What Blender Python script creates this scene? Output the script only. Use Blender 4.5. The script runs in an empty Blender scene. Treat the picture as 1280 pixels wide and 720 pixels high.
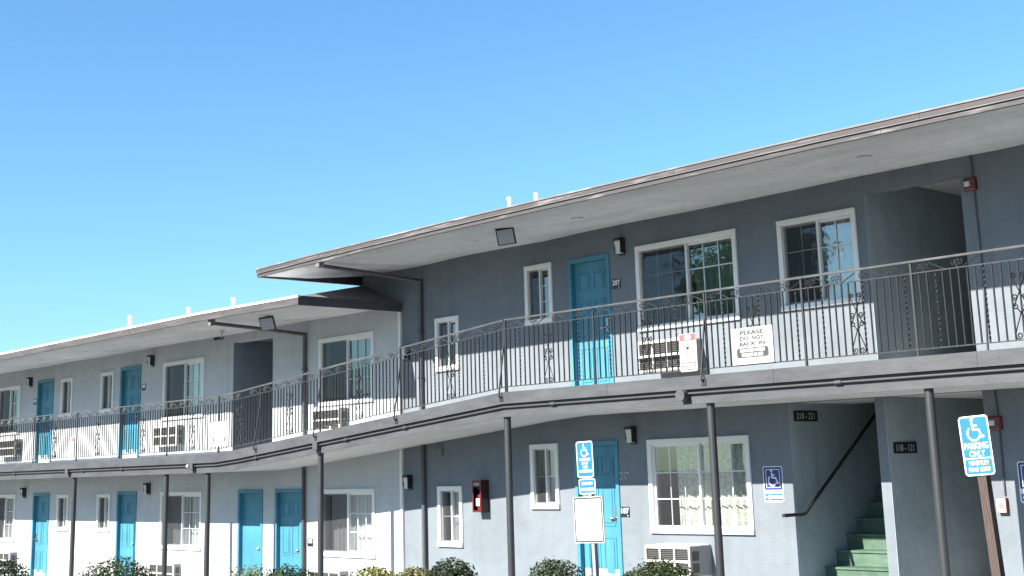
import bpy, math, random
from mathutils import Vector, Matrix
R = math.radians
random.seed(7)
scene = bpy.context.scene
COL = scene.collection

# ------------------------------------------------------------------ mesh builder
class MB:
    def __init__(s): s.v = []; s.f = []; s.sm = []
    def add(s, vs, fs, smooth=False):
        o = len(s.v); s.v += [tuple(p) for p in vs]
        for f in fs: s.f.append([o + i for i in f]); s.sm.append(smooth)
        return s
    def box(s, x0, x1, y0, y1, z0, z1):
        vs = [(x, y, z) for x in (x0, x1) for y in (y0, y1) for z in (z0, z1)]
        return s.add(vs, [(0,1,3,2),(4,6,7,5),(0,4,5,1),(2,3,7,6),(0,2,6,4),(1,5,7,3)])
    def bbox(s, x0, x1, y0, y1, z0, z1, b=.006):
        # box with chamfered front (-y) edges
        vs = [(x0,y1,z0),(x1,y1,z0),(x1,y1,z1),(x0,y1,z1),
              (x0,y0+b,z0),(x1,y0+b,z0),(x1,y0+b,z1),(x0,y0+b,z1),
              (x0+b,y0,z0+b),(x1-b,y0,z0+b),(x1-b,y0,z1-b),(x0+b,y0,z1-b)]
        fs = [(3,2,1,0),(0,1,5,4),(1,2,6,5),(2,3,7,6),(3,0,4,7),(4,5,9,8),(5,6,10,9),(6,7,11,10),(7,4,8,11),(8,9,10,11)]
        return s.add(vs, fs)
    def quad(s, a, b, c, d): return s.add([a,b,c,d], [(0,1,2,3)])
    def bar(s, p0, p1, w, h, twist=0, n=1):
        # rectangular bar between two points; w = horizontal width, h = the other one
        p0 = Vector(p0); p1 = Vector(p1); d = (p1-p0).normalized()
        if abs(d.z) > .95: a = Vector((1,0,0)); b = Vector((0,1,0))
        else:
            a = d.cross(Vector((0,0,1))).normalized(); b = a.cross(d).normalized()
        vs = []; fs = []
        for k in range(n+1):
            t = k/n; c, q = math.cos(twist*t), math.sin(twist*t)
            aa = a*c + b*q; bb = b*c - a*q; p = p0.lerp(p1, t)
            vs += [p+aa*w/2+bb*h/2, p-aa*w/2+bb*h/2, p-aa*w/2-bb*h/2, p+aa*w/2-bb*h/2]
        for k in range(n):
            for i in range(4):
                j = (i+1) % 4; fs.append((4*k+i, 4*k+j, 4*k+4+j, 4*k+4+i))
        fs += [(3,2,1,0), (4*n, 4*n+1, 4*n+2, 4*n+3)]
        return s.add(vs, fs)
    def tube(s, pts, r, n=6, cap=True, r1=None):
        pts = [Vector(p) for p in pts]; m = len(pts); vs = []; fs = []
        prev = None
        for k, p in enumerate(pts):
            if k == 0: d = pts[1]-p
            elif k == m-1: d = p-pts[k-1]
            else: d = (pts[k+1]-p).normalized() + (p-pts[k-1]).normalized()
            d.normalize()
            if prev is None:
                a = d.cross(Vector((0,0,1)))
                if a.length < .1: a = d.cross(Vector((0,1,0)))
                a.normalize()
            else:
                a = (prev - d*prev.dot(d)).normalized()
            prev = a; b = d.cross(a)
            rr = r if r1 is None else r + (r1-r)*k/(m-1)
            sc = 1.0
            if 0 < k < m-1:
                cs = (pts[k+1]-p).normalized().dot((p-pts[k-1]).normalized())
                sc = min(1.4, 1/max(.5, math.sqrt(max(.01,(1+cs)/2))))
            for i in range(n):
                t = 2*math.pi*i/n
                vs.append(p + (a*math.cos(t) + b*math.sin(t))*rr*sc)
        for k in range(m-1):
            for i in range(n):
                j = (i+1) % n; fs.append((k*n+i, k*n+j, (k+1)*n+j, (k+1)*n+i))
        s.add(vs, fs, n > 4)
        if cap:
            s.add([vs[i] for i in range(n)], [tuple(range(n-1,-1,-1))])
            s.add([vs[(m-1)*n+i] for i in range(n)], [tuple(range(n))])
        return s
    def poly(s, pts, y0, y1):
        # extruded outline in the xz plane, pts counter-clockwise seen from -y
        n = len(pts)
        vs = [(x,y0,z) for x,z in pts] + [(x,y1,z) for x,z in pts]
        fs = [tuple(range(n)), tuple(range(2*n-1, n-1, -1))] + [((i+1)%n, i, n+i, n+(i+1)%n) for i in range(n)]
        return s.add(vs, fs)
    def ring(s, outer, inner, y0, y1):
        n = len(outer)
        vs = [(x,y0,z) for x,z in outer]+[(x,y0,z) for x,z in inner]+[(x,y1,z) for x,z in outer]+[(x,y1,z) for x,z in inner]
        fs = []
        for i in range(n):
            j = (i+1)%n
            fs += [(i,j,n+j,n+i), (2*n+i,2*n+j,j,i), (n+i,n+j,3*n+j,3*n+i)]
        return s.add(vs, fs)
    def stroke(s, pts, w, y, t=.0015):
        # thick flat polyline on a sign face, mitred joints
        n = len(pts); lf = []; rt = []
        for i, (x, z) in enumerate(pts):
            ds = []
            for j, k in ((i-1, i), (i, i+1)):
                if j >= 0 and k < n:
                    dx, dz = pts[k][0]-pts[j][0], pts[k][1]-pts[j][1]; L = math.hypot(dx, dz) or 1
                    ds.append((dx/L, dz/L))
            mx, mz = sum(d[0] for d in ds), sum(d[1] for d in ds); L = math.hypot(mx, mz) or 1
            nx, nz = -mz/L, mx/L
            c = max(.5, nx*-ds[0][1]+nz*ds[0][0]); h = w/2/c
            lf.append((x+nx*h, z+nz*h)); rt.append((x-nx*h, z-nz*h))
        o = [(x, y-t, z) for x, z in lf+rt] + [(x, y, z) for x, z in lf+rt]
        fs = []
        for i in range(n-1):
            fs.append((n+i, n+i+1, i+1, i))
            fs += [(i, i+1, 2*n+i+1, 2*n+i), (n+i+1, n+i, 3*n+i, 3*n+i+1)]
        return s.add(o, fs)
    def text(s, txt, cx, cz, w, h, y, t=.0015, bold=0):
        cu = bpy.data.curves.new('txt', 'FONT'); cu.body = txt; cu.align_x = 'CENTER'
        cu.resolution_u = 3; cu.offset = bold
        ob = bpy.data.objects.new('txt', cu); COL.objects.link(ob)
        dg = bpy.context.evaluated_depsgraph_get(); dg.update()
        me = bpy.data.meshes.new_from_object(ob.evaluated_get(dg))
        vs = [v.co.copy() for v in me.vertices]; fs = [tuple(p.vertices) for p in me.polygons]
        bpy.data.objects.remove(ob); bpy.data.curves.remove(cu); bpy.data.meshes.remove(me)
        if not vs: return s
        x0, x1 = min(v.x for v in vs), max(v.x for v in vs); z0, z1 = min(v.y for v in vs), max(v.y for v in vs)
        sx = w/(x1-x0) if w else h/(z1-z0); sz = h/(z1-z0)
        return s.add([((v.x-(x0+x1)/2)*sx+cx, y-t, (v.y-(z0+z1)/2)*sz+cz) for v in vs], fs)
    def build(s, name, mat, parent=None):
        me = bpy.data.meshes.new(name); me.from_pydata(s.v, [], s.f)
        me.polygons.foreach_set('use_smooth', s.sm)
        me.update(); me.materials.append(mat)
        o = bpy.data.objects.new(name, me); COL.objects.link(o)
        if parent: o.parent = parent
        return o

def rrect(x0, x1, z0, z1, r, n=4):
    p = []
    for cx, cz, a in ((x1-r,z0+r,-90),(x1-r,z1-r,0),(x0+r,z1-r,90),(x0+r,z0+r,180)):
        for k in range(n+1):
            t = R(a+90*k/n); p.append((cx+r*math.cos(t), cz+r*math.sin(t)))
    return p
def circ(cx, cz, r, n=16): return [(cx+r*math.cos(2*math.pi*k/n), cz+r*math.sin(2*math.pi*k/n)) for k in range(n)]

def thing(name, label, cat, loc=(0,0,0), rot=(0,0,0), group=None):
    o = bpy.data.objects.new(name, None); COL.objects.link(o)
    o.empty_display_size = .1; o.location = loc; o.rotation_euler = rot
    return tag(o, label, cat, group)
def tag(o, label, cat, group=None):
    o['label'] = label; o['category'] = cat
    if group: o['group'] = group
    return o
def struct(o): o['kind'] = 'structure'; return o

# ------------------------------------------------------------------ materials
def new_mat(name):
    m = bpy.data.materials.new(name); m.use_nodes = True
    nt = m.node_tree; return m, nt, nt.nodes, nt.links, nt.nodes['Principled BSDF']
def paint(name, c, rough=.6, var=.06, scale=2.0, bump=0, bscale=80, metal=0, c2=None, stretch=None, thr=None, spec=.5, grime=0):
    m, nt, N, L, b = new_mat(name)
    b.inputs['Roughness'].default_value = rough; b.inputs['Metallic'].default_value = metal
    b.inputs['Specular IOR Level'].default_value = spec
    geo = N.new('ShaderNodeNewGeometry'); co = geo.outputs['Position']
    if stretch:
        mp = N.new('ShaderNodeMapping'); mp.inputs['Scale'].default_value = stretch
        L.new(co, mp.inputs['Vector']); cv = mp.outputs['Vector']
    else: cv = co
    nz = N.new('ShaderNodeTexNoise'); nz.inputs['Scale'].default_value = scale; nz.inputs['Detail'].default_value = 6
    nz.inputs['Roughness'].default_value = .6
    L.new(cv, nz.inputs['Vector'])
    rp = N.new('ShaderNodeValToRGB')
    lo, hi = thr or (.3, .7)
    rp.color_ramp.elements[0].position = lo; rp.color_ramp.elements[1].position = hi
    if c2 is None:
        c1 = [x*(1-var) for x in c]; c2 = [min(1, x*(1+var)) for x in c]
    else: c1 = c
    rp.color_ramp.elements[0].color = (*c1, 1); rp.color_ramp.elements[1].color = (*c2, 1)
    L.new(nz.outputs['Fac'], rp.inputs['Fac'])
    col = rp.outputs['Color']
    if grime:
        # grain of the render coat, rain streaks and patches of touched-up paint
        for sc_, st_, lo_, hi_, amt in ((34, (1,1,1), .3, .7, .45*grime), (2.6, (2.4,2.4,.22), .45, .72, .55*grime), (.55, (1,1,1.6), .47, .53, .4*grime)):
            mp2 = N.new('ShaderNodeMapping'); mp2.inputs['Scale'].default_value = st_; L.new(co, mp2.inputs['Vector'])
            n4 = N.new('ShaderNodeTexNoise'); n4.inputs['Scale'].default_value = sc_; n4.inputs['Detail'].default_value = 5; L.new(mp2.outputs[0], n4.inputs['Vector'])
            mr = N.new('ShaderNodeMapRange'); mr.inputs[1].default_value = lo_; mr.inputs[2].default_value = hi_
            mr.inputs[3].default_value = 1+amt*.5; mr.inputs[4].default_value = 1-amt*.5
            L.new(n4.outputs['Fac'], mr.inputs[0])
            vm = N.new('ShaderNodeVectorMath'); vm.operation = 'SCALE'; L.new(col, vm.inputs[0]); L.new(mr.outputs[0], vm.inputs['Scale']); col = vm.outputs[0]
    L.new(col, b.inputs['Base Color'])
    if bump:
        n2 = N.new('ShaderNodeTexNoise'); n2.inputs['Scale'].default_value = bscale; n2.inputs['Detail'].default_value = 4
        L.new(co, n2.inputs['Vector'])
        n3 = N.new('ShaderNodeTexNoise'); n3.inputs['Scale'].default_value = bscale*.04; n3.inputs['Detail'].default_value = 2
        L.new(co, n3.inputs['Vector'])
        ad = N.new('ShaderNodeMath'); ad.operation = 'MULTIPLY_ADD'; ad.inputs[1].default_value = 4
        L.new(n3.outputs['Fac'], ad.inputs[0]); L.new(n2.outputs['Fac'], ad.inputs[2])
        bp = N.new('ShaderNodeBump'); bp.inputs['Strength'].default_value = bump; bp.inputs['Distance'].default_value = .01
        L.new(ad.outputs[0], bp.inputs['Height']); L.new(bp.outputs['Normal'], b.inputs['Normal'])
    return m

M = {}
M['light_wall'] = paint('light grey stucco', (.345,.370,.402), .85, .05, 1.1, .6, 70, grime=.14)
M['slate_wall'] = paint('slate stucco', (.110,.130,.157), .8, .07, 1.0, .7, 70, grime=.16)
M['soffit'] = paint('white soffit plaster', (.40,.435,.46), .8, .07, 1.3, .6, 22, c2=(.50,.535,.56), stretch=(.5,1.5,1), thr=(.3,.6), grime=.2)
M['white_trim'] = paint('white trim paint', (.562,.569,.576), .45, .03)
M['vinyl'] = paint('white vinyl', (.576,.576,.583), .35, .02)
M['muntin'] = paint('muntin bars', (.446,.475,.504), .4, .02)
M['blue_door'] = paint('blue door paint', (.032,.150,.225), .5, .07, 2.5, grime=.3)
M['kick'] = paint('kick plate', (.446,.454,.461), .4, .06, 8, metal=0)
M['fascia_roof'] = paint('weathered roof fascia', (.038,.035,.039), .7, .1, 2.2, .25, 40, c2=(.25,.24,.25), stretch=(.55,1,5), thr=(.55,.82))
M['fascia_plain'] = paint('dull roof fascia', (.038,.035,.040), .7, .1, 2.2, .2, 40, c2=(.085,.075,.078), stretch=(.6,1,5), thr=(.45,.8))
M['hip_deck'] = paint('brown grey roof sheeting', (.14,.125,.13), .8, .15, 2.5)  # hip end is browner and darker than the white membrane
M['drip'] = paint('metal drip edge', (.11,.105,.108), .55, .1, 5, c2=(.34,.33,.335), stretch=(.3,1,1), thr=(.5,.75))
M['roof'] = paint('white roof membrane', (.518,.518,.518), .8, .1, 1.5)
M['slab'] = paint('grey slab edge paint', (.029,.032,.040), .6, .12, 2.2, .25, 30, c2=(.056,.060,.069), stretch=(.8,1,3), thr=(.3,.75))
M['concrete'] = paint('concrete', (.33,.33,.325), .9, .12, 1.5, .3, 60)
M['rail'] = paint('charcoal rail paint', (.016,.0165,.019), .38, .2, 14, .15, 120, c2=(.045,.045,.05), thr=(.5,.8), spec=.6)
M['baluster'] = paint('black baluster paint', (.004,.004,.005), .6, .2, 14, .1, 120, c2=(.015,.015,.016), thr=(.5,.85), spec=.3)
M['ramp_rail'] = paint('worn grey top rail', (.035,.035,.038), .45, .2, 9, .15, 120, c2=(.09,.088,.09), thr=(.45,.8), stretch=(.4,1,1))
M['iron'] = paint('dark iron paint', (.016,.017,.020), .45, .2, 10)
M['post'] = paint('grey post paint', (.021,.0235,.027), .45, .1, 5, .08, 60)
M['pipe'] = paint('drainpipe paint', (.045,.049,.061), .5, .1, 6)
M['pipe_light'] = paint('conduit paint', (.036,.037,.042), .5, .1, 6)
M['black'] = paint('black housing', (.009,.009,.011), .5, .1, 8)
M['navy'] = paint('black sign plate', (.007,.009,.016), .4, .05)
M['lens'] = paint('frosted lens', (.446,.461,.475), .35, .03)
M['flood_face'] = paint('floodlight face', (.302,.331,.403), .25, .06, 20)
M['ac_white'] = paint('ac casing', (.504,.504,.497), .5, .04, 8)
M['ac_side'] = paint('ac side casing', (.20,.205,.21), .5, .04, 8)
M['ac_grille'] = paint('ac grille recess', (.050,.050,.054), .6, .3, 30)
M['sign_white'] = paint('sign white', (.590,.590,.590), .4, .015)
M['sign_board'] = paint('sun bleached sign board', (.30,.30,.30), .5, .04, 5)
M['ac_fin'] = paint('ac louvre fins', (.085,.083,.082), .5, .1, 20)
M['passage'] = paint('grey green passage paint', (.235,.280,.318), .8, .06, 1.2, .5, 70, grime=.16)
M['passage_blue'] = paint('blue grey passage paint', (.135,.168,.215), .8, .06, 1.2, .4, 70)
M['walkway_floor'] = paint('pale walkway floor paint', (.45,.455,.46), .7, .1, 2, .2, 40)
M['sign_blue'] = paint('sign blue', (.009,.112,.374), .4, .05, 6)
M['sign_navy'] = paint('sign deep blue', (.009,.020,.144), .4, .05, 6)
M['sign_red'] = paint('sign red faded', (.446,.072,.072), .45, .08, 6)
M['sign_grey'] = paint('sign grey ink', (.030,.032,.034), .5, .1, 10)
M['sign_black'] = paint('sign black ink', (.008,.008,.009), .5, .1, 10)
M['faint'] = paint('faded sign ink', (.10,.10,.10), .5, .1, 10)  # glare washing out the print is put into this pale ink
M['red'] = paint('fire red', (.085,.005,.008), .4, .1, 6)
M['red_dark'] = paint('dark red cabinet', (.024,.003,.005), .45, .1, 6)
M['pink'] = paint('pull station face', (.518,.360,.360), .45, .05, 10)
M['steel'] = paint('brushed steel', (.324,.324,.331), .3, .05, 20, metal=.9)
M['galv'] = paint('galvanised post', (.20,.21,.235), .4, .08, 8)
M['stair'] = paint('green stair paint', (.030,.066,.046), .65, .12, 5, .3, 50, c2=(.062,.108,.080), stretch=(1,1,3), thr=(.3,.75), grime=.35)
M['curtain'] = paint('white curtain', (.475,.482,.490), .9, .06, 4)
M['reflection_tint'] = paint('green reflection tint curtain', (.10,.155,.13), .9, .06, 4)  # green of the mirrored tree is put into the cloth colour
M['lace'] = paint('lace curtain', (.36,.37,.32), .9, .1, 26, c2=(.55,.55,.49), thr=(.42,.58))
M['interior'] = paint('room interior', (.072,.072,.072), .9, .05)
M['asphalt'] = paint('asphalt', (.029,.029,.031), .9, .2, 40, .3, 90, c2=(.047,.047,.048))
M['soil'] = paint('planter soil', (.079,.061,.043), .95, .25, 14, .4, 40)
M['vent'] = paint('white vent pipe', (.562,.562,.562), .5, .03)

def glass(name, tint, ior):
    m = bpy.data.materials.new(name); m.use_nodes = True
    nt = m.node_tree; N, L = nt.nodes, nt.links
    N.remove(N['Principled BSDF']); out = N['Material Output']
    fr = N.new('ShaderNodeFresnel'); g0 = N.new('ShaderNodeNewGeometry')
    ml = N.new('ShaderNodeMath'); ml.operation = 'MULTIPLY_ADD'; ml.inputs[1].default_value = 1/ior-ior; ml.inputs[2].default_value = ior
    L.new(g0.outputs['Backfacing'], ml.inputs[0]); L.new(ml.outputs[0], fr.inputs['IOR'])      # same reflectance from either side
    tr = N.new('ShaderNodeBsdfTransparent'); tr.inputs['Color'].default_value = (*tint, 1)
    gl = N.new('ShaderNodeBsdfGlossy'); gl.inputs['Roughness'].default_value = .015
    gl.inputs['Color'].default_value = (.95,.97,1,1)
    geo = N.new('ShaderNodeNewGeometry'); nz = N.new('ShaderNodeTexNoise'); nz.inputs['Scale'].default_value = 1.3
    L.new(geo.outputs['Position'], nz.inputs['Vector'])
    bp = N.new('ShaderNodeBump'); bp.inputs['Strength'].default_value = .05; bp.inputs['Distance'].default_value = .03
    L.new(nz.outputs['Fac'], bp.inputs['Height']); L.new(bp.outputs['Normal'], gl.inputs['Normal'])
    mx = N.new('ShaderNodeMixShader'); L.new(fr.outputs[0], mx.inputs[0])
    L.new(tr.outputs[0], mx.inputs[1]); L.new(gl.outputs[0], mx.inputs[2]); L.new(mx.outputs[0], out.inputs['Surface'])
    return m
M['glass'] = glass('window glass', (.80,.84,.85), 2.4)
def screen_mat():
    m = bpy.data.materials.new('insect screen'); m.use_nodes = True
    nt = m.node_tree; N, L = nt.nodes, nt.links
    b = N['Principled BSDF']; b.inputs['Base Color'].default_value = (.018,.02,.028,1); b.inputs['Roughness'].default_value = .8
    tr = N.new('ShaderNodeBsdfTransparent'); mx = N.new('ShaderNodeMixShader'); mx.inputs[0].default_value = .55
    L.new(tr.outputs[0], mx.inputs[1]); L.new(b.outputs[0], mx.inputs[2]); L.new(mx.outputs[0], N['Material Output'].inputs['Surface'])
    return m
M['screen'] = screen_mat()
def leaf_mat(name, c1, c2):
    m, nt, N, L, b = new_mat(name)
    geo = N.new('ShaderNodeNewGeometry')
    rp = N.new('ShaderNodeValToRGB'); rp.color_ramp.elements[0].color = (*c1,1); rp.color_ramp.elements[1].color = (*c2,1)
    L.new(geo.outputs['Random Per Island'], rp.inputs['Fac']); L.new(rp.outputs['Color'], b.inputs['Base Color'])
    b.inputs['Roughness'].default_value = .55; b.inputs['Specular IOR Level'].default_value = .25
    tl = N.new('ShaderNodeBsdfTranslucent'); L.new(rp.outputs['Color'], tl.inputs['Color'])
    mx = N.new('ShaderNodeMixShader'); mx.inputs[0].default_value = .25
    L.new(b.outputs[0], mx.inputs[1]); L.new(tl.outputs[0], mx.inputs[2]); L.new(mx.outputs[0], N['Material Output'].inputs['Surface'])
    return m
M['leaf_dark'] = leaf_mat('dark green leaves', (.008,.015,.006), (.022,.038,.012))
M['leaf_mid'] = leaf_mat('green leaves', (.010,.019,.006), (.036,.058,.016))
M['leaf_tree'] = leaf_mat('tree leaves', (.045,.085,.02), (.11,.19,.05))
M['leaf_yellow'] = leaf_mat('yellow green leaves', (.04,.055,.008), (.22,.205,.02))
M['leaf_pale'] = leaf_mat('pale yellow leaves', (.03,.042,.012), (.20,.19,.06))
M['bark'] = paint('bark', (.065,.047,.032), .9, .25, 12, .5, 30)
def wood_mat():
    m, nt, N, L, b = new_mat('weathered wood post')
    geo = N.new('ShaderNodeNewGeometry'); mp = N.new('ShaderNodeMapping'); mp.inputs['Scale'].default_value = (9,9,.9)
    mp.inputs['Rotation'].default_value = (.25,.35,0)
    L.new(geo.outputs['Position'], mp.inputs['Vector'])
    w = N.new('ShaderNodeTexWave'); w.inputs['Scale'].default_value = 2.2; w.inputs['Distortion'].default_value = 9; w.inputs['Detail'].default_value = 4
    L.new(mp.outputs[0], w.inputs['Vector'])
    rp = N.new('ShaderNodeValToRGB'); rp.color_ramp.elements[0].color = (.022,.013,.011,1); rp.color_ramp.elements[1].color = (.068,.050,.045,1)
    L.new(w.outputs['Fac'], rp.inputs['Fac']); L.new(rp.outputs[0], b.inputs['Base Color']); b.inputs['Roughness'].default_value = .85
    return m
M['wood'] = wood_mat()

# ------------------------------------------------------------------ levels
def lerp_pts(pts, x):
    if x <= pts[0][0]: return pts[0][1]
    for (a, za), (b, zb) in zip(pts, pts[1:]):
        if x <= b: return za + (zb-za)*(x-a)/(b-a)
    return pts[-1][1]
SLAB = [(-23.4,.435), (-22.6,.485), (-15.25,1.095), (-5,1.075)]
def slab_z(x): return lerp_pts(SLAB, x)
GR = [(-25,-2.42), (-15,-1.78)]
def gz(x): return lerp_pts(GR, x)
DB = 1.53          # walkway depth
YL = -.03          # face of the light grey wall
XC = -19.62        # where the two wings meet

# ------------------------------------------------------------------ setting: ground
def strip(mb, xs, y0, y1, dz, n=1):
    vs = []; fs = []
    for x in xs: vs += [(x,y0,gz(x)+dz),(x,y1,gz(x)+dz)]
    for i in range(len(xs)-1): fs.append((2*i,2*i+2,2*i+3,2*i+1))
    return mb.add(vs, fs)
xs = [-300,-60,-25,-20,-15,0,60,300]
g = strip(MB(), xs, -300, 300, -.12); struct(g.build('parking_lot', M['asphalt']))
def solid_strip(xs, y0, y1, za, zb):
    mb = MB()
    for a, b in zip(xs, xs[1:]):
        A, B = gz(a), gz(b)
        vs = [(a,y0,A+za),(b,y0,B+za),(b,y1,B+za),(a,y1,A+za),(a,y0,A+zb),(b,y0,B+zb),(b,y1,B+zb),(a,y1,A+zb)]
        mb.add(vs, [(4,5,6,7),(0,1,5,4),(2,3,7,6)] + ([(3,0,4,7)] if a == xs[0] else []) + ([(1,2,6,5)] if b == xs[-1] else []))
    return mb
struct(solid_strip([-44,-25,-20,-15,3], -1.75, 7.9, -.2, 0).build('walkway_pavement', M['concrete']))
struct(solid_strip([-44,-25,-20,-15,3], -3.05, -1.753, -.2, .02).build('planter_bed', M['soil']))
struct(solid_strip([-44,-25,-20,-15,3], -3.2, -3.053, -.2, .06).build('kerb', M['concrete']))
mk = MB()
for k in range(9):
    x = -24+2.75*k; mk.quad((x-.05,-8.4,gz(x)-.114),(x+.05,-8.4,gz(x)-.114),(x+.05,-3.4,gz(x)-.114),(x-.05,-3.4,gz(x)-.114))
struct(mk.build('parking_lines', M['sign_white']))

# ------------------------------------------------------------------ walls with openings
def wall_grid(mb, x0, x1, z0, z1, ops, y0, y1):
    X = sorted({x0,x1,*[o[0] for o in ops],*[o[1] for o in ops]}); Z = sorted({z0,z1,*[o[2] for o in ops],*[o[3] for o in ops]})
    X = [x for x in X if x0 <= x <= x1]; Z = [z for z in Z if z0 <= z <= z1]
    inside = lambda x, z: any(o[0] < x < o[1] and o[2] < z < o[3] for o in ops)
    for a, b in zip(X, X[1:]):
        for c, d in zip(Z, Z[1:]):
            if inside((a+b)/2, (c+d)/2): continue
            mb.quad((a,y0,c),(b,y0,c),(b,y0,d),(a,y0,d)); mb.quad((b,y1,c),(a,y1,c),(a,y1,d),(b,y1,d))
    for a, b, c, d in ops:
        mb.quad((a,y0,c),(a,y0,d),(a,y1,d),(a,y1,c)); mb.quad((b,y0,d),(b,y0,c),(b,y1,c),(b,y1,d))
        mb.quad((a,y0,d),(b,y0,d),(b,y1,d),(a,y1,d)); mb.quad((b,y0,c),(a,y0,c),(a,y1,c),(b,y1,c))
    mb.quad((x0,y0,z0),(x0,y0,z1),(x0,y1,z1),(x0,y1,z0)); mb.quad((x1,y0,z1),(x1,y0,z0),(x1,y1,z0),(x1,y1,z1))
    mb.quad((x0,y0,z1),(x1,y0,z1),(x1,y1,z1),(x0,y1,z1))
    return mb

def window(bld, x0, x1, z0, z1, y=0, cols=3, rows=3, narrow=False, screen=True, curtain=None, mun_left=True, sill=True, cur_x=None):
    tw = .075
    f = MB()
    f.bbox(x0, x1, y-.03, y+.10, z1-tw, z1); f.bbox(x0, x1, y-(.045 if sill else .03), y+.10, z0, z0+tw)
    f.bbox(x0, x0+tw, y-.028, y+.10, z0+tw, z1-tw); f.bbox(x1-tw, x1, y-.028, y+.10, z0+tw, z1-tw)
    fr = f.build('window', M['white_trim'], bld)
    ix0, ix1, iz0, iz1 = x0+tw, x1-tw, z0+tw, z1-tw; xm = (ix0+ix1)/2
    fw = .028 if narrow else .035
    s = MB()
    for a, b, yy in ((ix0, xm+fw/2, .02), (xm-fw/2, ix1, .055)):
        s.box(a, a+fw, y+yy, y+yy+.03, iz0, iz1); s.box(b-fw, b, y+yy, y+yy+.03, iz0, iz1)
        s.box(a+fw, b-fw, y+yy, y+yy+.03, iz0, iz0+fw); s.box(a+fw, b-fw, y+yy, y+yy+.03, iz1-fw, iz1)
    s.build('sash', M['vinyl'], fr)
    p = MB(); p.quad((ix0+fw,y+.035,iz0+fw),(xm-fw/2,y+.035,iz0+fw),(xm-fw/2,y+.035,iz1-fw),(ix0+fw,y+.035,iz1-fw))
    p.quad((xm+fw/2,y+.07,iz0+fw),(ix1-fw,y+.07,iz0+fw),(ix1-fw,y+.07,iz1-fw),(xm+fw/2,y+.07,iz1-fw))
    p.build('pane', M['glass'], fr)
    m = MB(); mw = .008
    for a, b, yy, on in ((ix0+fw, xm-fw/2, .040, mun_left), (xm+fw/2, ix1-fw, .060, True)):
        if not on: continue
        for k in range(1, cols):
            x = a+(b-a)*k/cols; m.box(x-mw, x+mw, y+yy-.004, y+yy+.004, iz0+fw, iz1-fw)
        for k in range(1, rows):
            z = iz0+fw+(iz1-iz0-2*fw)*k/rows; m.box(a, b, y+yy-.0055, y+yy+.0055, z-mw, z+mw)
    m.build('muntin', M['muntin'], fr)
    if screen:
        q = MB(); q.quad((ix0+.01,y+.012,iz0+.01),(xm-.01,y+.012,iz0+.01),(xm-.01,y+.012,iz1-.01),(ix0+.01,y+.012,iz1-.01))
        q.build('screen', M['screen'], fr)
    if curtain:
        a, b = cur_x or (ix0-.05, ix1+.05)
        mb = MB(); n = max(8, int((b-a)*70)); vs = []; fs = []
        ph = random.random()*6
        for i in range(n+1):
            x = a+(b-a)*i/n
            yy = y+.24+.030*math.sin(x*44+ph+1.6*math.sin(x*5))+.012*math.sin(x*97+ph)
            vs += [(x, yy, iz0-.05), (x, y+.24+(yy-y-.24)*.6, iz1+.05)]
        for i in range(n): fs.append((2*i,2*i+2,2*i+3,2*i+1))
        mb.add(vs, fs, True).build('curtain', M[{'lace':'lace','sage':'reflection_tint'}.get(curtain,'curtain')], fr)
    return fr

def door(bld, x0, x1, z0, z1, y=0, panels=True, handle='right', kick=False, thick=True):
    f = MB(); fw = .07
    f.bbox(x0, x0+fw, y-.022, y+.14, z0, z1-fw); f.bbox(x1-fw, x1, y-.022, y+.14, z0, z1-fw); f.bbox(x0, x1, y-.022, y+.14, z1-fw, z1)
    d = f.build('door', M['blue_door'], bld)
    a, b, c, e = x0+fw, x1-fw, z0+.012, z1-fw
    l = MB().box(a+.004, b-.004, y+.062, y+.105, c, e-.004)
    if panels:
        w = b-a; h = e-c
        for k in range(2):
            px0 = a+w*(.13+.42*k); px1 = px0+w*.32
            for z_0, z_1 in ((.06,.34),(.42,.70),(.78,.93)):
                za, zb = c+h*z_0, c+h*z_1; t = .016
                l.box(px0,px1,y+.053,y+.063,za,za+t); l.box(px0,px1,y+.053,y+.063,zb-t,zb)
                l.box(px0,px0+t,y+.0535,y+.063,za+t,zb-t); l.box(px1-t,px1,y+.0535,y+.063,za+t,zb-t)
                l.bbox(px0+.045,px1-.045,y+.051,y+.063,za+.045,zb-.045,.008)
    l.build('door_leaf', M['blue_door'], d)
    hx = b-.075 if handle == 'right' else a+.075
    dx = -1 if handle == 'right' else 1
    h = MB().bbox(hx-.03, hx+.03, y+.045, y+.062, c+.92, c+1.13)
    h.tube([(hx,y+.05,c+.98),(hx,y+.01,c+.98),(hx+dx*.12,y+.01,c+.975)], .011, 8)
    h.build('handle', M['steel'], d)
    if kick:
        k = MB().box(a+.02, b-.02, y+.056, y+.0625, c+.01, c+.24); k.build('kick_plate', M['kick'], d)
    return d

# ================================================================== SLATE WING (right)
slate = thing('motel_wing', 'dark slate grey two-storey motel wing with blue doors and deep flat eave', 'building', (0,0,0), group='wings of the motel')
UZ = 1.0
wA = (-16.33,-15.69,2.26,3.22); dA = (-15.32,-14.42,1.08,3.20); wB = (-13.87,-11.95,1.93,3.215); wC = (-11.235,-9.975,1.965,3.205)
rec = (-9.83,-8.455,1.062,3.365); wD = (-18.66,-18.02,1.67,2.60)
lD = (-18.67,-18.02,-1.26,-.265); lA = (-16.33,-15.69,-.64,.36); ldoor = (-15.34,-14.41,-1.76,.365); lB = (-13.82,-11.95,-.975,.35)
stw = (-11.26,-9.925,-1.8,.745); pas = (-9.79,-8.44,-1.8,.745)
wE = (-4.4,-2.5,1.93,3.215); lE = (-4.4,-2.5,-.975,.35); dE = (-6.0,-5.1,1.08,3.2); ldE = (-6.0,-5.1,-1.76,.365)
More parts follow.
